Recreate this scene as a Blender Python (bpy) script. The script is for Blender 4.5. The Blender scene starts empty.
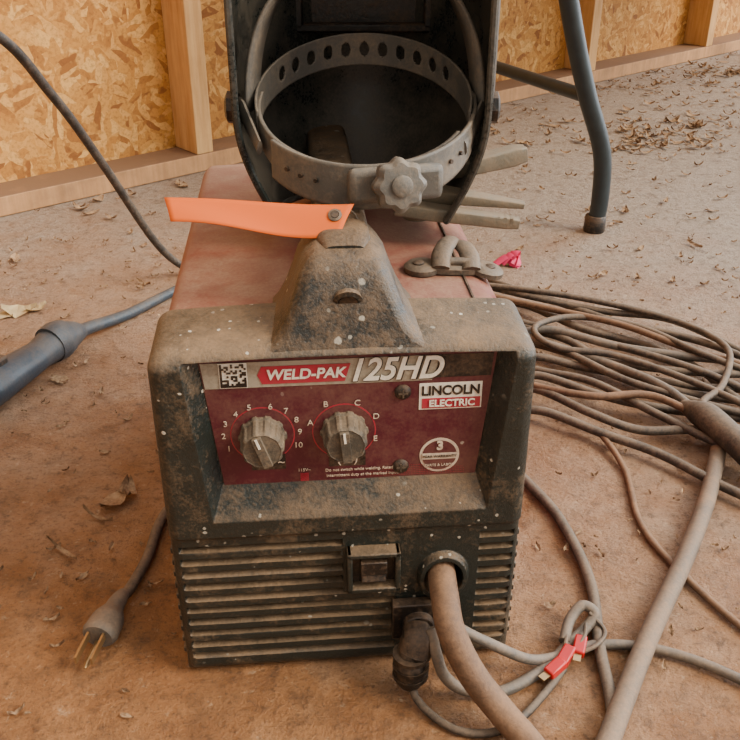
import bpy, math, random
from mathutils import Vector, Matrix, noise
random.seed(7)
SC=bpy.context.scene
# ------------------------------------------------------------ materials
def rgb(c): # sRGB 0-255 -> linear
    return tuple(((x/255)/12.92 if x/255<=.04045 else ((x/255+.055)/1.055)**2.4) for x in c)+(1,)
class NT:
    def __init__(s,name):
        s.m=bpy.data.materials.new(name); s.m.use_nodes=True
        s.t=s.m.node_tree; s.b=s.t.nodes['Principled BSDF']
    def n(s,t,**k):
        x=s.t.nodes.new(t)
        for a,b in k.items():
            if a.startswith('_'): setattr(x,a[1:],b)
            else: x.inputs[a].default_value=b
        return x
    def l(s,a,b): s.t.links.new(a,b)
    def tc(s,sc=(1,1,1)):
        c=s.n('ShaderNodeTexCoord'); m=s.n('ShaderNodeMapping'); m.inputs['Scale'].default_value=sc
        s.l(c.outputs['Object'],m.inputs[0]); return m.outputs[0]
    def noise(s,co,scale,detail=6,rough=.6):
        x=s.n('ShaderNodeTexNoise',Scale=scale,Detail=detail,Roughness=rough); s.l(co,x.inputs['Vector']); return x
    def mr(s,v,a,b,c=0,d=1):
        x=s.n('ShaderNodeMapRange'); x.inputs[1].default_value=a;x.inputs[2].default_value=b;x.inputs[3].default_value=c;x.inputs[4].default_value=d
        s.l(v,x.inputs[0]); return x.outputs[0]
    def mix(s,f,a,b):
        x=s.n('ShaderNodeMix',_data_type='RGBA')
        for i,v in ((0,f),(6,a),(7,b)):
            if hasattr(v,'links'): s.l(v,x.inputs[i])
            else: x.inputs[i].default_value=v
        return x.outputs[2]
    def math(s,op,a,b):
        x=s.n('ShaderNodeMath',_operation=op,_use_clamp=False)
        for i,v in ((0,a),(1,b)):
            if hasattr(v,'links'): s.l(v,x.inputs[i])
            else: x.inputs[i].default_value=v
        return x.outputs[0]
    def bump(s,h,st,dist=.002):
        x=s.n('ShaderNodeBump',Strength=st,Distance=dist); s.l(h,x.inputs['Height']); s.l(x.outputs[0],s.b.inputs['Normal'])
DUST=rgb((158,122,90))
def dusty(name,base,dust=DUST,amt=.35,up=.5,scale=25,rough=.6,metal=0,specks=0,bump=.3,base2=None):
    t=NT(name); co=t.tc()
    n1=t.noise(co,scale,8,.65); n2=t.noise(co,scale*6,6,.7); n3=t.noise(co,420,3,.6)
    g=t.n('ShaderNodeNewGeometry'); sep=t.n('ShaderNodeSeparateXYZ'); t.l(g.outputs['Normal'],sep.inputs[0])
    upv=t.mr(sep.outputs[2],.1,.95,0,up)
    a=t.mr(n1.outputs[0],.35,.7,-.25,.35); b=t.mr(n2.outputs[0],.3,.7,-.2,.2)
    s=t.math('ADD',t.math('ADD',a,b),upv); s=t.math('ADD',s,amt); s=t.math('ADD',s,t.mr(n3.outputs[0],.35,.7,-.12,.16))
    x=t.n('ShaderNodeClamp'); t.l(s,x.inputs[0]); f=x.outputs[0]
    bc=base
    if base2: bc=t.mix(t.mr(n1.outputs[0],.4,.62),base,base2)
    col=t.mix(f,bc,dust)
    if specks:
        wv=t.n('ShaderNodeVectorMath',_operation='MULTIPLY_ADD'); t.l(n2.outputs['Color'],wv.inputs[0]); wv.inputs[1].default_value=(.005,.005,.005); t.l(co,wv.inputs[2])
        cl=t.noise(co,7,2); mask=t.mr(cl.outputs[0],.44,.56)
        for sc_,th in ((62,.12),(150,.17)):
            v=t.n('ShaderNodeTexVoronoi',Scale=sc_,Randomness=1.0); t.l(wv.outputs[0],v.inputs['Vector'])
            big=t.mr(v.outputs['Distance'],th,th+.05,1,0)
            sp=t.n('ShaderNodeSeparateColor'); t.l(v.outputs['Color'],sp.inputs[0])
            sel=t.mr(sp.outputs[0],1-specks,1-specks+.02,0,.75)
            col=t.mix(t.math('MULTIPLY',t.math('MULTIPLY',big,sel),mask),col,rgb((215,208,190)))
    t.l(col,t.b.inputs['Base Color'])
    t.l(t.mr(f,0,1,rough,.95),t.b.inputs['Roughness']); t.b.inputs['Metallic'].default_value=metal
    t.bump(t.math('ADD',n2.outputs[0],t.math('MULTIPLY',n3.outputs[0],.4)),bump,.002)
    return t.m
def plain(name,c,rough=.6,metal=0,var=.25,scale=60):
    t=NT(name); co=t.tc(); n=t.noise(co,scale)
    c2=tuple(x*(1-var) for x in c[:3])+(1,)
    t.l(t.mix(t.mr(n.outputs[0],.3,.7),c,c2),t.b.inputs['Base Color']); t.b.inputs['Roughness'].default_value=rough;t.b.inputs['Metallic'].default_value=metal
    return t.m
def m_floor():
    t=NT('dirty_concrete'); co=t.tc()
    n=t.noise(co,1.6,8,.6); n2=t.noise(co,9,10,.72); n3=t.noise(co,70,8,.75); n4=t.noise(co,260,4,.7); n5=t.noise(co,28,9,.75)
    sp=t.n('ShaderNodeSeparateXYZ'); t.l(co,sp.inputs[0])
    # red clay dust in front, darkened to paint in shade; bare slab toward the back
    g=t.math('ADD',t.math('MULTIPLY',sp.outputs[1],1.0),t.math('MULTIPLY',sp.outputs[0],.25))
    g=t.math('ADD',g,t.mr(n.outputs[0],.3,.7,-.3,.3)); g=t.math('ADD',g,t.mr(n2.outputs[0],.3,.7,-.4,.4))
    f=t.mr(g,.45,1.7)
    clay=t.mix(t.mr(n2.outputs[0],.3,.7),rgb((136,88,50)),rgb((200,144,92)))
    grey=t.mix(t.mr(n5.outputs[0],.35,.65),rgb((140,121,103)),rgb((196,180,161)))
    col=t.mix(f,clay,grey)
    col=t.mix(t.mr(n5.outputs[0],.48,.66,0,.6),col,rgb((112,80,52)))
    col=t.mix(t.mr(n3.outputs[0],.52,.68,0,.75),col,rgb((84,60,42)))
    col=t.mix(t.mr(n3.outputs[0],.42,.3,0,.5),col,rgb((224,200,166)))
    col=t.mix(t.mr(n4.outputs[0],.54,.66,0,.55),col,rgb((82,62,46)))
    t.l(col,t.b.inputs['Base Color'])
    t.l(t.mr(n2.outputs[0],.3,.7,.42,.85),t.b.inputs['Roughness'])
    h=t.math('ADD',t.math('MULTIPLY',n2.outputs[0],1.0),t.math('MULTIPLY',n3.outputs[0],.6)); h=t.math('ADD',h,t.math('MULTIPLY',n4.outputs[0],.2))
    t.bump(h,.9,.016); return t.m
def m_osb():
    t=NT('osb_board'); co=t.tc()
    d=t.noise(co,9,3); add=t.n('ShaderNodeVectorMath',_operation='MULTIPLY_ADD')
    t.l(d.outputs['Color'],add.inputs[0]); add.inputs[1].default_value=(.05,.05,.05); t.l(co,add.inputs[2])
    def layer(rot,off):
        m0=t.n('ShaderNodeMapping'); m0.inputs['Rotation'].default_value=(0,rot,0); m0.inputs['Location'].default_value=(off,0,off)
        t.l(add.outputs[0],m0.inputs[0])
        m1=t.n('ShaderNodeMapping'); m1.inputs['Scale'].default_value=(22,22,74); t.l(m0.outputs[0],m1.inputs[0])
        v=t.n('ShaderNodeTexVoronoi',Scale=1.0,_feature='F1'); t.l(m1.outputs[0],v.inputs['Vector'])
        s=t.n('ShaderNodeSeparateColor'); t.l(v.outputs['Color'],s.inputs[0])
        r=t.n('ShaderNodeValToRGB'); e=r.color_ramp.elements
        e[0].position=0;e[0].color=rgb((140,86,34)); e[1].position=1;e[1].color=rgb((220,170,96))
        for p,c in ((.2,(180,122,52)),(.6,(196,140,66)),(.8,(206,152,80))): x=e.new(p);x.color=rgb(c)
        t.l(s.outputs[0],r.inputs[0]); return r.outputs[0],s.outputs[1]
    a,ah=layer(.35,0); b_,bh=layer(1.5,3.1); c_,ch=layer(-.75,7.7)
    s1=t.noise(co,20,2); s2=t.noise(co,26,2)
    col=t.mix(t.mr(s1.outputs[0],.48,.52),a,b_); 
    col=t.mix(t.mr(s2.outputs[0],.52,.56),col,c_)
    fn=t.noise(co,160,5,.7)
    col=t.mix(t.mr(fn.outputs[0],.48,.7,0,.6),col,rgb((112,70,30)))
    t.l(col,t.b.inputs['Base Color']); t.b.inputs['Roughness'].default_value=.8
    t.bump(ah,.3,.002); return t.m
def m_wood(name,c1,c2,dust=.0):
    t=NT(name); co=t.tc((1,1,1)); mp=t.tc((14,14,1.2) )
    n=t.noise(mp,6,6); 
    col=t.mix(t.mr(n.outputs[0],.3,.7),c1,c2)
    n2=t.noise(co,12,8,.7)
    g=t.n('ShaderNodeNewGeometry'); sep=t.n('ShaderNodeSeparateXYZ'); t.l(g.outputs['Normal'],sep.inputs[0])
    f=t.math('ADD',t.mr(sep.outputs[2],.4,.9,0,.9),t.mr(n2.outputs[0],.4,.7,0,dust))
    x=t.n('ShaderNodeClamp'); t.l(f,x.inputs[0])
    col=t.mix(x.outputs[0],col,rgb((126,96,70)))
    t.l(col,t.b.inputs['Base Color']); t.b.inputs['Roughness'].default_value=.8; t.bump(n2.outputs[0],.3,.003)
    return t.m
MF=m_floor(); MO=m_osb()
MST=m_wood('stud_pine',rgb((192,142,86)),rgb((220,176,116)),.2)
MPL=m_wood('plate_pine',rgb((174,128,84)),rgb((204,156,108)),.6)
MBZ=dusty('housing_plastic',rgb((30,36,33)),rgb((136,110,82)),amt=-.02,up=.66,scale=15,rough=.32,specks=.20,bump=.6)
MHAND=dusty('handle_plastic',rgb((32,32,28)),rgb((138,110,80)),amt=.04,up=.50,scale=13,rough=.38,specks=.16,bump=.7)
MCASE=dusty('case_maroon_steel',rgb((112,14,22)),rgb((160,128,102)),amt=-.04,up=.60,scale=8,rough=.36,bump=.25)
MLATCH=dusty('latch_steel',rgb((80,74,66)),rgb((146,122,98)),amt=.16,up=.3,scale=40,rough=.38,metal=.4)
MPAN=dusty('panel_maroon',rgb((74,18,34)),rgb((120,82,66)),amt=.20,up=0,scale=14,rough=.4,specks=.05,bump=.05)
MBAN=dusty('banner_silver',rgb((158,150,132)),rgb((104,82,62)),amt=.2,up=0,scale=30,bump=.05)
MRED=dusty('label_red',rgb((165,30,52)),rgb((120,78,66)),amt=.15,up=0,scale=30,bump=.05)
MCREAM=dusty('label_cream',rgb((228,222,206)),rgb((150,125,100)),amt=.03,up=0,scale=40,bump=.02)
MWHT=dusty('label_print',rgb((206,190,168)),rgb((140,104,86)),amt=.15,up=0,scale=60,bump=.02)
MBLK=dusty('black_plastic',rgb((18,18,18)),rgb((120,94,70)),amt=.06,up=.35,scale=30,rough=.35)
MKN=dusty('knob_grey',rgb((66,62,54)),rgb((142,122,98)),amt=.18,up=.4,scale=60,rough=.55)
MHEL=dusty('helmet_shell',rgb((34,39,38)),rgb((116,106,92)),amt=.10,up=.45,scale=7,rough=.26,bump=.08)
MBAND=dusty('headgear_nylon',rgb((84,82,77)),rgb((140,124,104)),amt=.12,up=.35,scale=30,rough=.48)
MCAB=dusty('cable_rubber',rgb((48,45,42)),rgb((132,112,92)),amt=.16,up=.5,scale=30,rough=.48)
MCABL=dusty('cable_brown',rgb((84,62,46)),rgb((146,112,84)),amt=.22,up=.4,scale=30,rough=.55)
MCABG=dusty('cable_grey',rgb((84,80,74)),rgb((148,126,104)),amt=.16,up=.35,scale=30,rough=.45)
MPIPE=dusty('cable_thick_grey',rgb((92,82,72)),rgb((148,122,98)),amt=.25,up=.35,scale=30,rough=.5)
MGUN=dusty('gun_handle',rgb((48,60,70)),rgb((112,100,88)),amt=.04,up=.3,scale=22,rough=.33)
MTAB=plain('powder_coat_steel',rgb((46,56,60)),.38,.2)
MTOP=plain('table_plastic',rgb((190,188,180)),.5)
MBRASS=plain('prong_metal',rgb((180,150,108)),.35,.8)
MCLAMP=dusty('clamp_steel',rgb((108,102,88)),rgb((148,126,100)),amt=.18,up=.3,scale=50,rough=.45,metal=.3)
MREDW=plain('spade_red',rgb((200,24,28)),.3)
MPINK=plain('ribbon_pink',rgb((225,50,105)),.6)
MLEAF=dusty('dry_leaf',rgb((96,66,42)),rgb((198,166,128)),amt=.28,up=.2,scale=18,rough=.8)
MLEAF2=plain('pale_leaf',rgb((196,172,128)),.8)
def m_tag():
    t=NT('tag_orange'); co=t.tc(); n=t.noise(co,30)
    t.l(t.mix(t.mr(n.outputs[0],.5,.75,0,.2),(.72,.115,.0,1),(.5,.13,.02,1)),t.b.inputs['Base Color'])
    t.b.inputs['Roughness'].default_value=.75
    return t.m
MTAG=m_tag()
# ------------------------------------------------------------ mesh helpers
def empty(name,loc=(0,0,0),rz=0):
    o=bpy.data.objects.new(name,None); SC.collection.objects.link(o); o.location=loc; o.rotation_euler=(0,0,rz); return o
class B:
    def __init__(s): s.v=[];s.f=[]
    def add(s,v,f,M=None):
        o=len(s.v)
        s.v+=[tuple(M@Vector(p)) if M else tuple(p) for p in v]; s.f+=[tuple(i+o for i in q) for q in f]; return s
    def box(s,c,sz,M=None):
        x,y,z=[k/2 for k in sz]
        v=[(c[0]+a*x,c[1]+b*y,c[2]+d*z) for a in(-1,1) for b in(-1,1) for d in(-1,1)]
        return s.add(v,[(0,1,3,2),(4,6,7,5),(0,4,5,1),(2,3,7,6),(0,2,6,4),(1,5,7,3)],M)
    def lathe(s,prof,M=None,seg=32,flute=None):
        v=[];f=[];n=len(prof)
        for r,h in prof:
            for i in range(seg):
                a=2*math.pi*i/seg; rr=r*(flute(a,h) if flute else 1)
                v.append((rr*math.cos(a),rr*math.sin(a),h))
        for j in range(n-1):
            for i in range(seg):
                k=(i+1)%seg; f.append((j*seg+i,j*seg+k,(j+1)*seg+k,(j+1)*seg+i))
        f.append(tuple(range(seg))[::-1]); f.append(tuple((n-1)*seg+i for i in range(seg)))
        return s.add(v,f,M)
    def tube(s,pts,r,seg=12,sub=8,flat=None):
        P=[Vector(p) for p in pts]; R=r if isinstance(r,(list,tuple)) else [r]*len(P)
        C=[];CR=[]
        for i in range(len(P)-1):
            p0=P[i-1] if i else P[0]*2-P[1]; p1=P[i];p2=P[i+1]; p3=P[i+2] if i+2<len(P) else P[i+1]*2-P[i]
            for k in range(sub):
                t=k/sub
                C.append(.5*((2*p1)+(p2-p0)*t+(2*p0-5*p1+4*p2-p3)*t*t+(3*p1-p0-3*p2+p3)*t**3)); CR.append(R[i]*(1-t)+R[i+1]*t)
        C.append(P[-1]);CR.append(R[-1])
        v=[];f=[];N=None
        for i,c in enumerate(C):
            T=(C[min(i+1,len(C)-1)]-C[max(i-1,0)]).normalized()
            if N is None: N=T.orthogonal().normalized() if abs(T.z)>.9 else T.cross(Vector((0,0,1))).normalized()
            N=(N-T*N.dot(T)).normalized(); Bn=T.cross(N)
            for k in range(seg):
                a=2*math.pi*k/seg; q=N*math.cos(a)*CR[i]*(flat[0] if flat else 1)+Bn*math.sin(a)*CR[i]*(flat[1] if flat else 1)
                v.append(c+q)
        for j in range(len(C)-1):
            for i in range(seg):
                k=(i+1)%seg; f.append((j*seg+i,j*seg+k,(j+1)*seg+k,(j+1)*seg+i))
        f.append(tuple(range(seg))[::-1]); f.append(tuple((len(C)-1)*seg+i for i in range(seg)))
        return s.add(v,f)
    def loft(s,secs,seg=32,pw=.45,axis='z',M=None):
        v=[];f=[]
        for h,cx,cy,rx,ry in secs:
            for i in range(seg):
                a=2*math.pi*(i+.5)/seg; c,d=math.cos(a),math.sin(a)
                x=cx+rx*math.copysign(abs(c)**pw,c); y=cy+ry*math.copysign(abs(d)**pw,d)
                v.append((x,y,h) if axis=='z' else (x,h,y))
        n=len(secs)
        for j in range(n-1):
            for i in range(seg):
                k=(i+1)%seg; q=(j*seg+i,j*seg+k,(j+1)*seg+k,(j+1)*seg+i); f.append(q if axis=='z' else q[::-1])
        f.append(tuple(range(seg))[::-1]); f.append(tuple((n-1)*seg+i for i in range(seg)))
        return s.add(v,f,M)
    def make(s,name,mat,par=None,bev=0,smooth=True,sub=0,solid=0):
        me=bpy.data.meshes.new(name); me.from_pydata([tuple(p) for p in s.v],[],s.f); me.update()
        o=bpy.data.objects.new(name,me); SC.collection.objects.link(o); me.materials.append(mat)
        import bmesh
        b=bmesh.new(); b.from_mesh(me); bmesh.ops.recalc_face_normals(b,faces=b.faces); b.to_mesh(me); b.free()
        if par: o.parent=par
        if solid: m=o.modifiers.new('s','SOLIDIFY'); m.thickness=solid; m.offset=0
        if bev: m=o.modifiers.new('b','BEVEL'); m.width=bev; m.segments=2; m.limit_method='ANGLE'
        if sub: m=o.modifiers.new('ss','SUBSURF'); m.levels=sub; m.render_levels=sub
        if smooth:
            me.polygons.foreach_set('use_smooth',[True]*len(me.polygons))
            try: me.set_sharp_from_angle(angle=math.radians(38))
            except Exception: pass
        return o
def T(x,y,z): return Matrix.Translation((x,y,z))
def RX(a): return Matrix.Rotation(math.radians(a),4,'X')
def RY(a): return Matrix.Rotation(math.radians(a),4,'Y')
def RZ(a): return Matrix.Rotation(math.radians(a),4,'Z')
# ------------------------------------------------------------ room
fl=B(); fl.add([(-4,-3,0),(5,-3,0),(5,6,0),(-4,6,0)],[(0,1,2,3)]); fl.make('floor',MF,smooth=False)
A0=Vector((-.689,1.604,0)); WD=Vector((.748,.663,0)).normalized(); WN=Vector((-WD.y,WD.x,0)); wang=math.atan2(WD.y,WD.x)
def wallobj(name,s0,s1,n0,n1,z0,z1,mat,bev=.002):
    b=B(); b.box(((s0+s1)/2,(n0+n1)/2,(z0+z1)/2),(s1-s0,n1-n0,z1-z0)); o=b.make(name,mat,bev=bev,smooth=False)
    o.location=A0; o.rotation_euler=(0,0,wang); return o
wallobj('wall_back',-2.2,5.2,.089,.101,0,2.5,MO,0)
wallobj('trim_1',-2.2,5.2,0,.0885,0.001,.038,MPL)
wallobj('trim_2',-2.2,5.2,0,.0885,2.38,2.418,MPL)
for i,s0 in enumerate((-.95,-.26,.432,1.10,1.79,2.46,3.14,3.82)):
    wallobj('wall_stud',s0,s0+.040,0,.0885,.0385,2.379,MST)
# ------------------------------------------------------------ welding machine
W=empty('welding_machine',(-.016,.519,0),math.radians(4.9))
def ss(x): x=max(0,min(1,x)); return x*x*(3-2*x)
ZB,ZT,HW=.004,.292,.130
def louv(z,z0,z1,n):
    if z<z0 or z>z1: return 0
    ph=((z-z0)/(z1-z0)*n)%1
    return ss((ph-.48)/.14)*ss((1-ph)/.10)
def front_y(x,z):
    y=0
    tz=(z-.179)/(.280-.179)
    l=-.088-.010*tz; r=.094+.011*tz
    d=[(x-l+.010)/.010,(r+.010-x)/.010,(.2845-z)/.005,(z-.156)/.024]
    y+=.015*max(0,min(1,min(d)))
    y+=.004*ss((.143-z)/.005)
    A=ss((.0365-x)/.002)*ss((x+.1235)/.002)
    if x>-.004 and z>.080: A=0
    y+=.013*A*louv(z,.014,.132,10)
    Bm=ss((x-.0985)/.002)*ss((.1255-x)/.002)
    y+=.011*Bm*louv(z,.018,.132,10)
    r=math.hypot((x-.072)/.85,z-.092)
    if r<.024: y+=-.006*ss((.024-r)/.003)
    if r<.0175: y+=.045*ss((.0175-r)/.003)
    e=min(x+HW,HW-x,z-ZB); R=.010
    if e<R: y+=R-math.sqrt(max(0,R*R-(R-e)**2))
    e=ZT-z; R=.014
    if e<R: y+=1.4*(R-math.sqrt(max(0,R*R-(R-e)**2)))
    # moulding wobble and dents
    y+=.0004*noise.noise(Vector((x*40,0,z*40)))
    return y
b=B(); NX,NZ=330,380
for j in range(NZ+1):
    z=ZB+(ZT-ZB)*j/NZ
    for i in range(NX+1):
        x=-HW+2*HW*i/NX
        xx,zz=x,z; cr=.014
        wv=0.0015*math.sin((z-ZB)/(ZT-ZB)*math.pi)
        cz=ZT-cr
        if z>cz:
            m=HW-cr+math.sqrt(max(0,cr*cr-(z-cz)**2)); xx=x*m/HW
        b.v.append((xx*(1+wv*4),front_y(x,z),zz+.003*(1-(x/HW)**2)*ss((z-.2)/.1)))
for j in range(NZ):
    for i in range(NX):
        a=j*(NX+1)+i; b.f.append((a,a+1,a+NX+2,a+NX+1))
ring=[i for i in range(NX+1)]+[(j)*(NX+1)+NX for j in range(1,NZ+1)]+[NZ*(NX+1)+i for i in range(NX-1,-1,-1)]+[j*(NX+1) for j in range(NZ-1,0,-1)]
o0=len(b.v)
for k in ring:
    p=b.v[k]; b.v.append((p[0],.066,p[2]+(.003 if p[2]>.28 else 0)))
n=len(ring)
for k in range(n): b.f.append((ring[k],o0+k,o0+(k+1)%n,ring[(k+1)%n]))
o1=len(b.v)
for k in ring: p=b.v[k]; b.v.append((p[0]*.93,.068,.15+(p[2]-.15)*.95))
for k in range(n): b.f.append((o0+k,o1+k,o1+(k+1)%n,o0+(k+1)%n))
b.make('front_housing',MBZ,W)
b=B()
for sgn in(-1,1):
    for k in range(10):
        z=.022+k*.0112
        b.box((sgn*.1304,.030,z),(.003,.036,.0055))
b.make('side_louvers',MBZ,W,bev=.001)
prof=[(-.124,.020),(-.124,.274)]
for k in range(7): a=math.pi-k*math.pi/12; prof.append((-.114+.010*math.cos(a),.282+.010*math.sin(a)))
for k in range(1,8): x=-.114+k*.0262; prof.append((x,.292+.003*math.sin(math.pi*k/8)))
for k in range(10): a=math.pi/2-k*math.pi/18; prof.append((.100+.025*math.cos(a),.267+.025*math.sin(a)))
prof+=[(.125,.020)]
b=B(); ys=[.045,.06,.15,.25,.35,.42,.436,.440]
for y in ys:
    s=1 if y<.43 else (.99 if y<.438 else .97)
    for x,z in prof: b.v.append((x*s,y,.15+(z-.15)*s))
m=len(prof)
for j in range(len(ys)-1):
    for i in range(m): b.f.append((j*m+i,j*m+(i+1)%m,(j+1)*m+(i+1)%m,(j+1)*m+i))
b.f.append(tuple((len(ys)-1)*m+i for i in range(m)))
b.make('steel_case',MCASE,W)
b=B(); b.tube([(.098,.065,.2925),(.098,.2,.2925),(.098,.43,.2925)],.0013,6,2); b.box((-.1245,.24,.263),(.0012,.38,.0012)); b.make('case_seam',MBLK,W)
b=B()
for x in(-.10,.10):
    for y in(.04,.39): b.lathe([(.012,0),(.014,.004),(.014,.021)],T(x,y,0),16)
b.make('feet',MBLK,W)
# handle: square-shouldered mount that flares into the bezel, then a bar running back
hx=.003
def sec(z,x0,x1,y0,y1,c=.004,lift=0):
    return [(x0+c,y0,z),(x1-c,y0,z),(x1,y0+c,z+lift*.2),(x1,y1-c,z+lift),(x1-c,y1,z+lift),(x0+c,y1,z+lift),(x0,y1-c,z+lift),(x0,y0+c,z+lift*.2)]
secs=[sec(.2862,-.064,.068,.0035,.086,.003),sec(.2890,-.056,.060,.0045,.088,.004),sec(.293,-.049,.053,.0065,.088,.005),sec(.300,-.043,.047,.0095,.088,.006),sec(.311,-.037,.041,.014,.088,.006),sec(.323,-.032,.036,.0195,.09,.006),sec(.334,-.028,.032,.0255,.092,.006),sec(.341,-.023,.027,.0315,.094,.005),sec(.3445,-.016,.020,.0385,.096,.005,.004)]
b=B()
for s_ in secs: b.v+=s_
for j in range(len(secs)-1):
    for i in range(8): b.f.append((j*8+i,j*8+(i+1)%8,(j+1)*8+(i+1)%8,(j+1)*8+i))
b.f.append(tuple((len(secs)-1)*8+i for i in range(8)))
b.make('handle_mount',MHAND,W,bev=.0022)
b=B()
b.loft([(.045,hx,.337,.015,.010),(.060,hx,.339,.019,.013),(.20,hx,.3405,.019,.0135),(.36,hx,.339,.019,.0135),(.372,hx,.338,.013,.009)],32,.5,'y')
b.loft([(.288,hx,.37,.040,.030),(.32,hx,.365,.028,.025),(.348,hx,.355,.018,.02)],32,.55)
b.make('carry_handle',MHAND,W)
b=B(); Mh=T(.003,.0190,.3185)@RX(90+25)
b.lathe([(.0060,-.006),(.0092,-.003),(.0100,.001),(.0072,.0024),(.0064,.001)],Mh,24); b.make('handle_boss',MHAND,W)
b=B(); b.lathe([(.0065,-.002),(.0065,.0022)],Mh,24); b.make('handle_screw_hole',MBLK,W)
# panel graphics (thin printed layers on the recessed plate)
PY=.0146; DZ=-.008
def poly(name,pts,mat,y=PY,th=.0004):
    b=B(); n=len(pts); b.add([(x,y,z+DZ) for x,z in pts]+[(x,y+th,z+DZ) for x,z in pts],[tuple(range(n)),tuple(range(n,2*n))[::-1]]+[(i,i+n,(i+1)%n+n,(i+1)%n) for i in range(n)])
    return b.make(name,mat,W,smooth=False)
def circ(x,z,r,n=40): return [(x+r*math.cos(2*math.pi*i/n),z+r*math.sin(2*math.pi*i/n)) for i in range(n)]
poly('control_panel',[(-.0975,.2885),(.1045,.2885),(.0945,.187),(-.0875,.187)],MPAN,.0143,.0006)
poly('banner_strip',[(-.0965,.2865),(.066,.2865),(.060,.267),(-.0945,.267)],MBAN,PY-.0008)
poly('banner_line',[(.064,.2865),(.102,.2865),(.101,.2690),(.0625,.2690)],MBLK,PY-.0008)
poly('banner_pill',[(-.056,.283),(-.059,.2765),(-.056,.2695),(.0,.2695),(.004,.283)],MRED,PY-.0013)
poly('maker_label',[(.0515,.2645),(.0955,.2645),(.0955,.2435),(.0515,.2435)],MCREAM,PY-.0008)
poly('maker_label_red',[(.0535,.2525),(.0945,.2525),(.0945,.2445),(.0535,.2445)],MRED,PY-.0013)
poly('icon_1',[(-.067,.212),(-.043,.212),(-.043,.199),(-.067,.199)],MBLK,PY-.0008)
poly('icon_2',[(-.012,.212),(.014,.212),(.014,.199),(-.012,.199)],MBLK,PY-.0008)
poly('warranty_seal',circ(.0675,.2045,.0145),MWHT,PY-.0008)
poly('warranty_seal_core',circ(.0675,.2045,.0125),MPAN,PY-.0012)
poly('warranty_band',[(.055,.2065),(.080,.2065),(.080,.2015),(.055,.2015)],MWHT,PY-.0016)
for (x,z,r) in ((-.058,.2285,.0225),(-.001,.2285,.0225)):
    poly('dial_ring',circ(x,z,r),MRED,PY-.0005); 
    poly('dial_face',circ(x,z,r-.0008),MPAN,PY-.0009)
b=B(); q=B(); random.seed(3)
b.add([(-.0845,PY-.0014,.2865+DZ),(-.0655,PY-.0014,.2865+DZ),(-.0655,PY-.0014,.2675+DZ),(-.0845,PY-.0014,.2675+DZ)],[(0,1,2,3)]); b.make('code_sticker',MCREAM,W,smooth=False)
for i in range(12):
    for j in range(12):
        if random.random()<.5 or i in(0,) or j==0:
            q.box((-.0838+ (i+.5)*.00147,PY-.0018,.2682+DZ+(j+.5)*.00147),(.00147,.0003,.00147))
q.make('code_sticker_marks',MBLK,W,smooth=False)
def text(s,x,z,size,mat,y=PY-.0014,shear=0,off=0,sx=1,name='print_text',align='CENTER'):
    cu=bpy.data.curves.new(name,'FONT'); cu.body=s; cu.size=size; cu.shear=shear; cu.offset=off; cu.extrude=.0002; cu.align_x=align; cu.align_y='CENTER'
    o=bpy.data.objects.new(name,cu); SC.collection.objects.link(o)
    bpy.context.view_layer.update(); dg=bpy.context.evaluated_depsgraph_get(); me=bpy.data.meshes.new_from_object(o.evaluated_get(dg))
    bpy.data.objects.remove(o); o=bpy.data.objects.new(name,me); SC.collection.objects.link(o); me.materials.clear(); me.materials.append(mat)
    o.parent=W; o.location=(x,y,z+DZ); o.rotation_euler=(math.radians(90),0,0); o.scale=(sx,1,1); return o
text('WELD-PAK',-.0265,.2763,.0108,MCREAM,PY-.0018,.15,.0003,1.0)
text('125HD',.0345,.2765,.0245,MBLK,PY-.0013,.3,.0008,.90)
text('125HD',.0338,.2770,.0240,MCREAM,PY-.0019,.3,.0005,.90)
text('LINCOLN',.0735,.2583,.0104,MBLK,PY-.0013,0,.0003,.92)
text('ELECTRIC',.0745,.2485,.0076,MCREAM,PY-.0019,0,.0002,.98)
text('3',.0675,.2130,.010,MWHT,PY-.0019,0,.0004)
text('YEAR WARRANTY',.0675,.204,.0030,MBLK,PY-.0021)
text('PARTS & LABOR',.0675,.1965,.0030,MWHT,PY-.0019)
for s,x,z in (('4',-.0755,.2465),('5',-.066,.2515),('6',-.0515,.2515),('7',-.041,.2475),('3',-.083,.239),('2',-.085,.229),('1',-.082,.2185),('8',-.034,.240),('9',-.032,.230),('10',-.0335,.219),
              ('B',-.0135,.2515),('C',.0085,.2515),('A',-.0245,.237),('D',.0215,.240),('E',.021,.2215)):
    text(s,x,z,.0064,MWHT)
text('o-o  ~',-.055,.2055,.009,MWHT,PY-.0015); text('(->)',.001,.2055,.010,MWHT,PY-.0015)
text('Do not switch while welding. Rated for',.012,.1962,.0034,MWHT); text('intermittent duty at the marked input.',.012,.1915,.0034,MWHT)
text('115V~',-.030,.1975,.0035,MWHT)
q=B()
for i in range(9): q.box((-.030,PY-.0012,.1945-i*.0008+DZ),(.006,.0002,.0004))
for i in range(60):
    for j in range(7):
        if j<=6-abs(i-34)/8: q.box((.015+i*.0012,PY-.0008,.189+j*.0016+DZ),(.0004,.0002,.0004))
q.make('print_marks',MRED,W,smooth=False)
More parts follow.
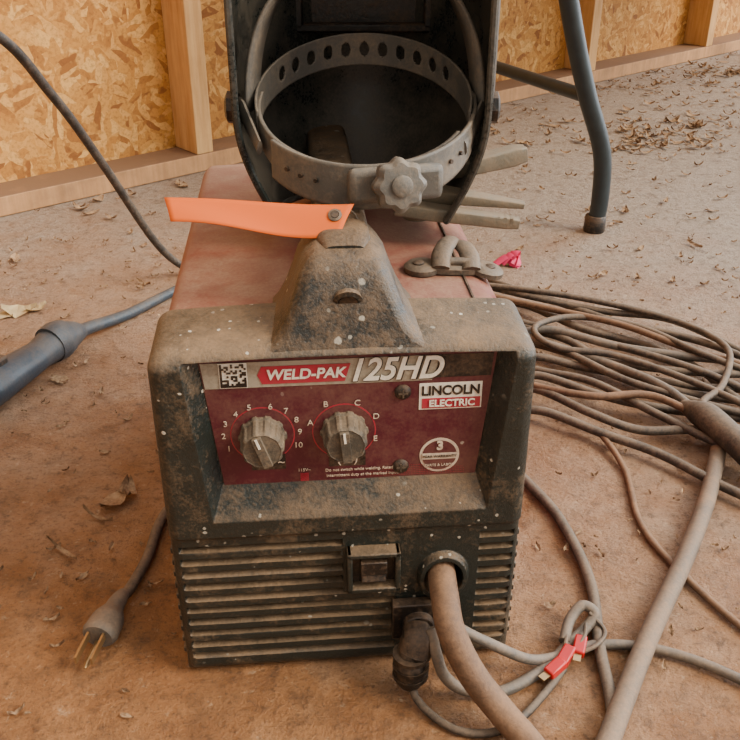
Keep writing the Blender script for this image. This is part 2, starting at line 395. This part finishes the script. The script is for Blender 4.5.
for x,z,rot in ((-.058,.2275,18),(-.001,.2285,5)):
    b=B(); M=T(x,PY,z+DZ)@RX(90)
    fl_=lambda a,h:1+.035*(1 if math.cos(a*10)>0 else -1)*(1 if h<.020 else .3)
    b.lathe([(.0165,.0),(.0165,.003),(.0150,.004),(.0145,.018),(.0128,.0205),(.0125,.0200)],M,80,fl_)
    b.box((0,-.0,.0215),(.0065,.024,.0035),M@RZ(rot)); b.make('dial_knob',MKN,W,bev=.0006)
    b=B(); b.box((0,.0085,.0235),(.0016,.008,.0008),M@RZ(rot)); b.make('knob_pointer',MCREAM,W)
for x,z in ((.040,.2585),(.0395,.1965)):
    b=B(); M=T(x,PY-.0005,z+DZ)@RX(90); b.lathe([(.0058,0),(.0058,.001),(.0038,.0028),(.0008,.0033)],M,20); b.make('panel_screw',MBLK,W)
    b=B(); b.box((0,0,.0033),(.0065,.0012,.0006),M); b.box((0,0,.0033),(.0012,.0065,.0006),M); b.make('screw_slot',MLATCH,W)
# rocker switch
b=B(); cx,cz=.0185,.1065
for dx,dz,sx,sz in ((0,.0165,.040,.004),(0,-.0165,.040,.004),(-.018,0,.004,.037),(.018,0,.004,.037)): b.box((cx+dx,-.0005,cz+dz),(sx,.014,sz))
b.make('switch_frame',MBZ,W,bev=.001)
b=B(); b.box((cx,.004,cz),(.034,.004,.031)); b.box((cx,-.002,cz+.004),(.020,.010,.012),None); b.make('switch_well',MBLK,W,bev=.0008)
b=B(); b.box((0,0,0),(.019,.007,.013),T(cx,-.0015,cz-.004)@RX(-20)); b.make('rocker',MBLK,W,bev=.001)
# lid latch
b=B(); LX,LY,LZ=.092,.124,.2945
for dx,dz in((-.025,0),(.025,-.004)):
    b.lathe([(.0140,0),(.0140,.0035),(.011,.006),(.005,.0065)],T(LX+dx,LY,LZ+dz)@RY(12 if dx>0 else 0),28)
b.loft([(0,0,0,.026,.0105),(.004,0,0,.026,.0105),(.0065,0,0,.021,.008)],32,.8,'z',T(LX,LY,LZ-.001)@RY(4))
b.tube([(LX-.012,LY-.010,LZ+.005),(LX-.010,LY+.000,LZ+.012),(LX-.004,LY+.012,LZ+.016),(LX+.003,LY+.026,LZ+.014),(LX+.004,LY+.034,LZ+.006)],[.006,.0065,.006,.005,.004],12,6,(1.2,.6))
b.tube([(LX+.012,LY-.010,LZ+.003),(LX+.012,LY+.002,LZ+.010),(LX+.009,LY+.014,LZ+.013),(LX+.003,LY+.026,LZ+.012)],[.006,.0065,.006,.004],12,6,(1.2,.6))
b.tube([(LX-.014,LY-.004,LZ+.008),(LX+.014,LY-.004,LZ+.007)],.0035,10,4)
b.make('lid_latch',MLATCH,W)
b=B()
for dx,dz in((-.028,0),(.028,-.005)): b.lathe([(.0045,0),(.0045,.0012),(.003,.002)],T(LX+dx,LY-.002,LZ+.006+dz),16)
b.make('latch_screws',MBLK,W)
b=B(); M=T(.053,.004,.052)@RX(90)
b.lathe([(.014,0),(.014,.008),(.0125,.010),(.0125,.016),(.009,.017)],M,28); b.box((.050,-.001,.054),(.034,.010,.034)); b.make('output_socket',MBLK,W,bev=.001)
# ------------------------------------------------------------ welding cable & leads
C=empty('welding_cable')
b=B(); b.tube([(.052,.575,.096),(.054,.54,.097),(.056,.508,.090),(.060,.488,.074),(.075,.474,.046),(.096,.461,.022),(.116,.437,.0125),(.135,.40,.0115),(.16,.34,.0115),(.22,.25,.0115)],.0108,18,10); b.make('cable_jacket',MCABL,C)
L=empty('output_lead')
b=B(); b.tube([(.036,.513,.053),(.036,.504,.050),(.034,.500,.040),(.031,.498,.036),(.031,.497,.030),(.031,.4965,.018),(.032,.496,.010),(.0325,.495,.006)],[.0105,.0125,.0135,.0105,.0125,.0122,.0085,.005],18,8)
for z_ in (.040,.029,.020): b.tube([(.0315,.498,z_-.0015),(.0315,.498,z_+.0015)],.0142,18,2)
b.make('connector_body',MBLK,L)
b=B(); b.tube([(.032,.496,.012),(.036,.485,.006),(.048,.470,.004),(.066,.457,.004),(.09,.455,.004),(.114,.468,.004),(.137,.492,.005),(.155,.514,.007)],.0032,10,8)
b.make('lead_wire',MCAB,L)
b=B(); b.tube([(.058,.512,.068),(.068,.503,.062),(.092,.503,.046),(.128,.515,.016),(.160,.530,.006),(.190,.541,.0055),(.238,.535,.0055),(.292,.505,.0055),(.36,.44,.0055)],.0042,12,8)
b.tube([(.046,.505,.060),(.050,.496,.045),(.058,.492,.022),(.075,.490,.009),(.104,.492,.0065),(.140,.515,.0065),(.165,.541,.007),(.181,.556,.009),(.190,.566,.016),(.180,.571,.020),(.168,.560,.014),(.16,.54,.01)],.0046,12,8)
b.make('grey_leads',MCABG,L)
b=B(); b.tube([(.181,.556,.014),(.176,.540,.016),(.166,.528,.012),(.158,.520,.008)],.0018,8); b.tube([(.165,.553,.012),(.160,.535,.014),(.156,.526,.010),(.150,.514,.007)],.0018,8); b.tube([(.185,.565,.018),(.196,.552,.010),(.186,.534,.013),(.170,.527,.010)],.0018,8); b.make('thin_wires',MCAB,L)
b=B()
for x,y,a in ((.158,.523,-35),(.147,.510,-50),(.171,.533,-20)):
    b.box((0,0,0),(.010,.018,.008),T(x,y,.012)@RZ(a)@RX(8))
b.make('spade_terminals',MREDW,L,bev=.0015)
b=B()
for x,y,a in ((.158,.523,-35),(.147,.510,-50),(.171,.533,-20)): b.box((0,-.012,0),(.006,.010,.001),T(x,y,.012)@RZ(a))
b.make('spade_blades',MBRASS,L)
# ------------------------------------------------------------ coiled cable pile
K=empty('coiled_cable')
path=[(.17,1.30),(.217,1.233),(.277,1.191),(.349,1.125),(.419,1.08),(.475,1.03),(.52,.95),(.50,.88),(.44,.912),(.375,.936),(.3145,.984),(.267,1.065),(.215,1.125),(.185,1.16),(.165,1.20),(.19,1.215),
 (.23,1.185),(.29,1.11),(.374,1.065),(.419,.997),(.43,.935),(.46,.88),(.53,.86),(.56,.91),(.52,.95),(.472,.936),(.404,.947),(.337,.972),(.269,1.004),(.217,1.022),(.165,1.03),(.15,1.0),(.17,.98),
 (.212,.972),(.276,.924),(.341,.901),(.427,.879),(.52,.85),(.56,.80),(.50,.79),(.43,.82),(.371,.848),(.304,.852),(.254,.879),(.206,.936),(.165,.96),(.15,.92),(.17,.905),(.204,.89),(.259,.848),(.315,.808),(.377,.737),(.45,.68),(.55,.60)]
def lift(pts,base,amp=.012,seed=0):
    return [(x,y,base+amp*(.5+.5*noise.noise(Vector((x*9+seed,y*9,i*.7+seed))))*(1 if .2<x<.5 else .5)) for i,(x,y) in enumerate(pts)]
b=B(); b.tube(lift(path,.005,.022,1),.0052,10,8)
b.make('cable_strands',MCAB,K)
path2=[(.16,1.26),(.24,1.20),(.33,1.16),(.42,1.12),(.50,1.02),(.55,.93),(.49,.90),(.41,.965),(.35,1.02),(.28,1.08),(.20,1.14),(.16,1.15),(.18,1.10),(.25,1.03),(.31,.955),(.38,.90),(.46,.86),(.53,.80),(.47,.76),(.40,.80),(.33,.875),(.27,.95),(.20,1.0),(.16,1.05),(.20,1.07),(.28,1.02),(.36,.985),(.44,.97),(.54,.98)]
b=B(); b.tube(lift(path2,.008,.026,9),.0048,10,8); b.make('cable_strands_brown',MCAB,K)
path3=[(.18,1.08),(.24,1.09),(.32,1.045),(.40,1.02),(.47,.99),(.53,.90),(.47,.83),(.39,.86),(.35,.93),(.30,1.0),(.22,1.06),(.17,1.12)]
b=B(); b.tube(lift(path3,.012,.02,5),.0054,10,8); b.make('cable_strands_grey',MCABG,K)
path4=[(.17,1.20),(.25,1.15),(.34,1.09),(.41,1.03),(.50,.96),(.55,.88),(.48,.81),(.40,.83),(.33,.90),(.26,.905),(.19,.95),(.155,.985)]
b=B(); b.tube(lift(path4,.018,.02,3),.0046,10,8); b.make('cable_strands_worn',MCABL,K)
path5=[(.165,1.24),(.23,1.21),(.31,1.175),(.39,1.13),(.44,1.08),(.455,1.01),(.42,.93),(.38,.88),(.40,.82),(.47,.79),(.54,.83),(.50,.93),(.42,1.01),(.36,1.09),(.28,1.12),(.22,1.08),(.24,1.03),(.32,1.0),(.42,.90),(.50,.76)]
b=B(); b.tube(lift(path5,.020,.02,13),.0044,10,8); b.make('cable_strands_crossing',MCAB,K)
b=B(); b.tube([(.360,.885,.028),(.370,.862,.032),(.377,.845,.034),(.394,.80,.030),(.409,.765,.024),(.418,.742,.017)],[.007,.0145,.0160,.0150,.0165,.008],18,8); b.make('inline_connector',MCAB,K)
b=B(); b.tube([(.24,.868,.01),(.259,.848,.012),(.273,.79,.004),(.266,.706,.004),(.279,.645,.004),(.315,.563,.004),(.36,.50,.004)],.0034,10,8); b.make('thin_orange_cord',MCABL,K)
b=B(); b.tube([(.130,.86,.006),(.150,.80,.006),(.166,.763,.006),(.187,.706,.006),(.198,.619,.006),(.189,.5355,.0055),(.185,.475,.005),(.17,.40,.005)],.0052,10,8); b.make('dark_cord',MCAB,K)
b=B(); b.tube([(.40,.86,.012),(.368,.79,.012),(.338,.727,.0105),(.292,.645,.0092),(.232,.547,.0092),(.177,.449,.0092),(.13,.36,.0092),(.09,.27,.0092)],.0086,16,8); b.make('thick_grey_cable',MPIPE,K)
# ------------------------------------------------------------ stiff cable at left
b=B(); b.tube([(-.235,1.33,.007),(-.285,1.33,.010),(-.322,1.285,.070),(-.352,1.17,.226),(-.373,1.08,.335),(-.40,.985,.425),(-.50,.86,.49),(-.66,.75,.40),(-.80,.70,.16),(-.90,.68,.03),(-1.0,.68,.006),(-1.2,.7,.006)],.0058,12,10)
b.make('power_cable',MCAB)
# ------------------------------------------------------------ welding gun
G=empty('welding_gun')
b=B(); b.tube([(-.56,.765,.024),(-.51,.815,.028),(-.480,.87,.028),(-.456,.920,.027),(-.438,.970,.026),(-.424,1.015,.024),(-.412,1.047,.026),(-.400,1.073,.025),(-.392,1.092,.020)],[.018,.0255,.0265,.0255,.0225,.0195,.0235,.019,.011],20,8,(1.05,.95)); b.make('gun_body',MGUN,G)
b=B(); b.tube([(-.416,1.038,.026),(-.410,1.052,.0265),(-.405,1.064,.026)],[.0245,.0262,.0235],20,4); b.make('gun_collar',MGUN,G)
b=B(); b.tube([(-.398,1.080,.022),(-.384,1.11,.017),(-.348,1.168,.009),(-.306,1.238,.008),(-.266,1.298,.0075),(-.20,1.36,.0075),(-.1,1.38,.0075)],[.010,.0090,.0078,.0072,.0070,.0070,.0070],14,8); b.make('gun_cable',MGUN,G)
b=B(); b.box((0,0,0),(.012,.045,.012),T(-.448,.935,.051)@RZ(-18)); b.make('gun_trigger',MBLK,G,bev=.003)
# ------------------------------------------------------------ plug at left front
Pg=empty('power_plug')
b=B(); b.tube([(-.135,.78,.006),(-.17,.76,.006),(-.195,.737,.006),(-.206,.70,.006),(-.207,.65,.006),(-.213,.605,.008),(-.218,.588,.011)],.0050,12,8); b.make('cord',MCAB,Pg)
b=B(); b.tube([(-.2165,.597,.010),(-.218,.587,.012),(-.2195,.575,.013),(-.221,.563,.013),(-.2235,.547,.013),(-.2245,.542,.013)],[.0055,.0075,.0085,.0140,.0155,.0130],16,6,(1,.85)); b.make('plug_body',MCABG,Pg)
b=B()
for dx,dz in((-.0065,.016),(.0065,.016)): b.box((dx,-.014,dz),(.0018,.028,.0068),T(-.2248,.541,0)@RZ(-6))
b.lathe([(.0024,0),(.0024,.024),(.001,.028)],T(-.2248,.541,.008)@RZ(-6)@RX(90),12)
b.make('prongs',MBRASS,Pg)
# ------------------------------------------------------------ welding helmet
Hm=empty('welding_helmet')
b=B(); NA,NV=72,44; cx=-.006
def shell(u,v):
    a=u*math.radians(112)
    z=.297+.27*v
    k=1.0
    if v<.36: k=.72+.28*math.sin(v/.36*math.pi/2)
    if v>.78: k=math.sqrt(max(0,1-((v-.78)/.24)**2))
    rx=.104*k; ry=.150*k*(1+.04*v)
    x=math.copysign(min(abs(rx*math.sin(min(abs(a),math.pi/2))),rx),u)
    y=.735+ry*math.cos(a)
    if abs(a)>math.pi/2: x=math.copysign(rx,u)*(1-.25*(abs(a)-math.pi/2))
    z+=.030*(1-math.cos(a))/2*(1-v)
    return (cx+x,y,z)
for j in range(NV+1):
    for i in range(NA+1): b.v.append(shell(-1+2*i/NA,j/NV))
for j in range(NV):
    for i in range(NA): a=j*(NA+1)+i; b.f.append((a,a+1,a+NA+2,a+NA+1))
b.make('helmet_shell',MHEL,Hm,solid=.003)
rim=[shell(-1,j/14) for j in range(15)]; rim2=[shell(1,j/14) for j in range(15)]; rim3=[shell(-1+2*i/30,0) for i in range(31)]
b=B(); b.tube(rim[:13],.0030,8,4); b.tube(rim2[:13],.0030,8,4); b.tube(rim3,.0030,8,4); b.make('shell_rim',MHEL,Hm)
b=B()
for dx,dz,sx,sz in ((0,.034,.125,.008),(0,-.034,.125,.008),(-.058,0,.008,.07),(.058,0,.008,.07)): b.box((cx+dx,.865,.475+dz),(sx,.014,sz))
b.box((cx,.872,.475),(.118,.004,.066)); b.make('lens_holder',MBLK,Hm,bev=.002)
def ringpt(a,off=0,dz=0):
    x=-.005+(.0835+off)*math.sin(a); y=.717-(.096+off)*math.cos(a); z=.401-.030*math.cos(a)+dz
    return Vector((x,y,z))
def band(name,a0,a1,h,mat,th=.0022,slots=None,off=0,tz=0,n=260,m=14,hf=None):
    b=B()
    for j in range(m+1):
        for i in range(n+1):
            a=a0+(a1-a0)*i/n; hh=hf(a) if hf else h
            b.v.append(ringpt(a,off,tz+hh*(j/m-.5)))
    for j in range(m):
        for i in range(n):
            a=math.degrees(a0+(a1-a0)*(i+.5)/n)
            if slots and slots(a,(j+.5)/m-.5): continue
            k=j*(n+1)+i; b.f.append((k,k+1,k+n+2,k+n+1))
    return b.make(name,mat,Hm,solid=th)
def slots(a,t):
    d=a-180
    if abs(d)>62: return False
    c=round(d/11)*11
    return ((d-c)/2.8)**2+(t/.23)**2<1
band('forehead_band',math.radians(75),math.radians(285),.026,MBAND,.002,slots,0,.0,n=520,m=24)
band('rear_band_outer',math.radians(-50),math.radians(98),.034,MBAND,.003,None,.003,-.001,hf=lambda a:.020+.012*math.cos(a))
band('rear_band_inner',math.radians(-98),math.radians(60),.026,MBAND,.003,None,-.002,.0,hf=lambda a:.016+.010*math.cos(a))
band('sweat_pad',math.radians(-45),math.radians(30),.020,MBLK,.004,None,-.006,-.004)
b=B()
for k,a in enumerate((-38,-30,-22,38,46,54)):
    p=ringpt(math.radians(a),.0055); b.lathe([(.0016,-.001),(.0016,.0012)],Matrix.Translation(p)@RZ(a)@RX(90),12)
b.make('band_adjust_holes',MBLK,Hm)
# crown strap
b=B(); n=60
for i in range(n+1):
    a=math.pi*i/n
    for w in(-1,1): b.v.append((-.004-(.0885-.004*w)*math.cos(a),.722+w*.011+.03*math.sin(a),.400+.115*math.sin(a)**.8))
for i in range(n): b.f.append((2*i,2*i+1,2*i+3,2*i+2))
b.make('crown_strap',MBAND,Hm,solid=.003)
for sgn in(-1,1):
    b=B(); M=T(cx+sgn*.101,.722,.402)@RY(90*sgn)
    b.lathe([(.011,-.004),(.012,0),(.012,.005),(.008,.007)],M,24,lambda a,h:1+.05*math.cos(8*a)); b.make('pivot_knob',MBLK,Hm)
    b=B(); b.tube([(cx+sgn*.098,.722,.402),(cx+sgn*.094,.715,.402),(cx+sgn*.088,.70,.395),(cx+sgn*.076,.665,.385)],[.009,.008,.008,.006],10,6,(.35,1)); b.make('pivot_arm',MBAND,Hm)
kc=ringpt(math.radians(14),.012)
b=B(); Mk=T(kc.x,kc.y,kc.z+.002)@RZ(14)@RX(90-12)
b.lathe([(.009,-.012),(.009,0),(.0155,.001),(.0178,.004),(.0178,.012),(.0145,.0155),(.009,.016)],Mk,96,lambda a,h:1 if h<=0 else 1+.075*math.cos(8*a)); b.lathe([(.007,.0155),(.0075,.018),(.006,.019)],Mk,24)
b.make('ratchet_knob',MBAND,Hm)
b=B(); M=T(kc.x,kc.y+.008,kc.z)@RZ(14); b.box((0,0,0),(.070,.010,.026),M); b.make('ratchet_housing',MBAND,Hm,bev=.005)
# ------------------------------------------------------------ ground clamp
Gc=empty('ground_clamp')
b=B()
def bar(p,q,w,h,w2,h2):
    p=Vector(p);q=Vector(q);d=(q-p)
    M=Matrix.Translation(p)@d.to_track_quat('Y','Z').to_matrix().to_4x4(); L_=d.length
    b.loft([(0,0,0,w,h),(L_*.3,0,0,w*1.1,h*1.1),(L_*.9,0,0,w2,h2),(L_,0,0,w2*.8,h2*.8)],16,.25,'y',M)
bar((.020,.745,.333),(.134,.772,.352),.009,.005,.0085,.0080)
bar((.030,.725,.334),(.128,.722,.322),.011,.005,.006,.003)
bar((.020,.705,.326),(.122,.705,.312),.009,.005,.006,.005)
b.lathe([(.012,-.008),(.012,.030)],T(.040,.737,.314),20)
b.make('clamp_jaws',MCLAMP,Gc,bev=.0008)
b=B()
for i in range(6): b.box((.088+i*.0055,.704,.3195-i*.0007),(.0022,.010,.004))
b.make('clamp_teeth',MCLAMP,Gc)
# ------------------------------------------------------------ orange tag
b=B(); n=30;m=8
for j in range(m+1):
    for i in range(n+1):
        s=i/n;t=j/m
        x=-.140+.006*(1-t)*(1-s)+(.119+.010*t)*s
        w=.0155+.0055*s
        yb=.592+.006*s; zb=.3705-.0055*s
        y=yb-(1-t)*w*.95
        z=zb-(1-t)*w*.80+.0018*math.sin(s*5.5+.6)+.0008*math.sin(t*4+s*6)-.001*math.sin(s*math.pi)
        b.v.append((x,y,z))
for j in range(m):
    for i in range(n): k=j*(n+1)+i; b.f.append((k,k+1,k+n+2,k+n+1))
Tg=empty('orange_tag'); b.make('tag_sheet',MTAG,Tg,solid=.0005)
b=B(); M=T(-.024,.5900,.3588)@RX(40); b.lathe([(.0048,-.0006),(.0048,.0012),(.003,.0018),(.0026,.0008)],M,20); b.make('eyelet',MLATCH,Tg)
b=B(); b.lathe([(.0026,.0004),(.0026,.0019)],M,16); b.make('eyelet_hole',MBLK,Tg)
b=B(); b.tube([(-.024,.5900,.360),(-.017,.597,.361),(-.011,.602,.356),(-.009,.604,.349)],.0008,6,6); b.make('tie_wire',MLATCH,Tg)
# ------------------------------------------------------------ folding table
Tb=empty('folding_table'); tp=Vector((.402,1.535,0)); ta=Vector((.72,.694,0)).normalized(); tn=Vector((-.5,.866,0)).normalized()
b=B()
for k,base in ((0,tp),(1,tp+ta*1.75)):
    for w in (0,.60):
        f0=base+tn*w
        side=Vector((-.06,-.02,0)) if w==0 else Vector((.02,.0,0))
        b.tube([f0+Vector((0,0,.002)),f0+Vector((.004,0,.06)),f0+Vector((-.004,0,.145)),f0+side*.8+Vector((0,0,.254)),f0+side*1.6+Vector((0,0,.40)),f0+side*3+Vector((0,0,.70))],[.0150,.0155,.0155,.0155,.0155,.0155],14,6)
    a=base+Vector((-.040,-.014,.238)); c=base+tn*.60+Vector((.014,0,.238))
    b.tube([a,a*.5+c*.5,c],.0115,12,4)
b.make('leg_frames',MTAB,Tb)
b=B()
for base in (tp,tp+ta*1.75):
    for w in (0,.60): b.lathe([(.0185,0),(.0195,.006),(.0185,.028),(.017,.03)],T(*(base+tn*w)),18)
b.make('leg_feet',MBLK,Tb)
b=B(); mid=tp+ta*.87+tn*.25
b.box((0,0,0),(1.95,.76,.04),Matrix.Translation(mid+Vector((-.10,0,.72)))@Matrix.Rotation(math.atan2(ta.y,ta.x),4,'Z')); b.make('table_top',MTOP,Tb,bev=.01)
# ------------------------------------------------------------ litter
def leaves(name,mat,items):
    b=B()
    for x,y,l,w,a in items:
        n=5; h0=.001+random.random()*.004; cu=random.uniform(.0,.012); R=Matrix.Translation((x,y,h0))@RZ(a)@RX(random.uniform(-12,12))
        v=[];f=[]
        for i in range(n+1):
            s=i/n; ww=w*math.sin(math.pi*(.08+.86*s))*(1+.3*random.uniform(-1,1)); c=cu*(s-.5)**2*4*l/.03
            v+=[(l*(s-.5),-ww/2,c+.002*random.random()),(l*(s-.5),0,c*.6),(l*(s-.5),ww/2,c+.003*random.random())]
        for i in range(n): k=3*i; f+=[(k,k+3,k+4,k+1),(k+1,k+4,k+5,k+2)]
        b.add(v,f,R)
    return b.make(name,mat,None,smooth=False)
items=[]
while len(items)<650:
    s=random.uniform(-.3,4.2); n_=-abs(random.gauss(0,.34))-.02
    p=A0+WD*s+WN*n_
    if p.x<.05 and random.random()<.6: continue
    l=random.uniform(.006,.038); items.append((p.x,p.y,l,l*random.uniform(.25,.6),random.uniform(0,360)))
for _ in range(520):
    x=random.uniform(.25,1.6); y=random.uniform(1.2,3.0); l=random.uniform(.004,.026); items.append((x,y,l,l*.4,random.uniform(0,360)))
for x,y in ((1.12,2.95),(1.2,3.0),(.62,2.1),(.7,2.2),(.85,2.3),(.75,2.15)):
    for _ in range(24):
        l=random.uniform(.01,.045); items.append((x+random.gauss(0,.06),y+random.gauss(0,.05),l,l*.4,random.uniform(0,360)))
for _ in range(340):
    x=random.uniform(-.75,-.16);y=random.uniform(.42,1.5); l=random.uniform(.003,.015); items.append((x,y,l,l*.35,random.uniform(0,360)))
for _ in range(360):
    x=random.uniform(.13,.75);y=random.uniform(.42,1.5); l=random.uniform(.003,.012); items.append((x,y,l,l*.35,random.uniform(0,360)))
items+=[(-.26,.735,.035,.02,60),(-.27,.71,.04,.004,-30),(-.29,.66,.05,.004,-40),(.157,.587,.012,.008,20),(-.47,.76,.05,.02,-50),(-.25,.75,.03,.018,100)]
leaves('leaf_litter',MLEAF,items)
random.seed(11)
leaves('corn_husk',MLEAF2,[(-.51,1.19,.05,.03,10),(-.49,1.20,.035,.02,50),(-.53,1.18,.03,.02,-20)])
b=B()
for k in range(3): b.tube([(.205+.01*k,1.37,.004),(.225+.006*k,1.378,.014+.004*k),(.24,1.372+.01*k,.010),(.235,1.36,.004)],.006,8,6,(1.4,.2))
b.make('pink_ribbon',MPINK)
# ------------------------------------------------------------ light
w=bpy.data.worlds.new('world'); SC.world=w; w.use_nodes=True; nt=w.node_tree; bg=nt.nodes['Background']
tc=nt.nodes.new('ShaderNodeTexCoord'); dp=nt.nodes.new('ShaderNodeVectorMath'); dp.operation='DOT_PRODUCT'; nt.links.new(tc.outputs['Generated'],dp.inputs[0])
dp.inputs[1].default_value=Vector((.80,.50,.33)).normalized()
rp=nt.nodes.new('ShaderNodeValToRGB'); e=rp.color_ramp.elements
e[0].position=.0; e[0].color=(.40,.32,.24,1); e[1].position=1; e[1].color=(3.6,3.8,4.0,1); x=e.new(.5); x.color=(.52,.47,.42,1); x=e.new(.78); x.color=(1.1,1.1,1.1,1)
mr=nt.nodes.new('ShaderNodeMapRange'); mr.inputs[1].default_value=-1; nt.links.new(dp.outputs['Value'],mr.inputs[0]); nt.links.new(mr.outputs[0],rp.inputs[0]); nt.links.new(rp.outputs[0],bg.inputs[0]); bg.inputs[1].default_value=1.75
def sun(name,d,st,ang,col):
    l=bpy.data.lights.new(name,'SUN'); l.energy=st;l.angle=math.radians(ang);l.color=col
    o=bpy.data.objects.new(name,l); SC.collection.objects.link(o); o.rotation_euler=Vector(d).to_track_quat('-Z','Y').to_euler()
sun('sun_soft',(-.70,.25,-.62),3.9,24,(1,.85,.66))
# ------------------------------------------------------------ camera
cd=bpy.data.cameras.new('camera'); cam=bpy.data.objects.new('camera',cd); SC.collection.objects.link(cam)
cam.location=(0,0,.565); cam.rotation_euler=(math.radians(61),0,0); cd.sensor_width=36; cd.lens=36*900/740; cd.clip_start=.02
SC.camera=cam
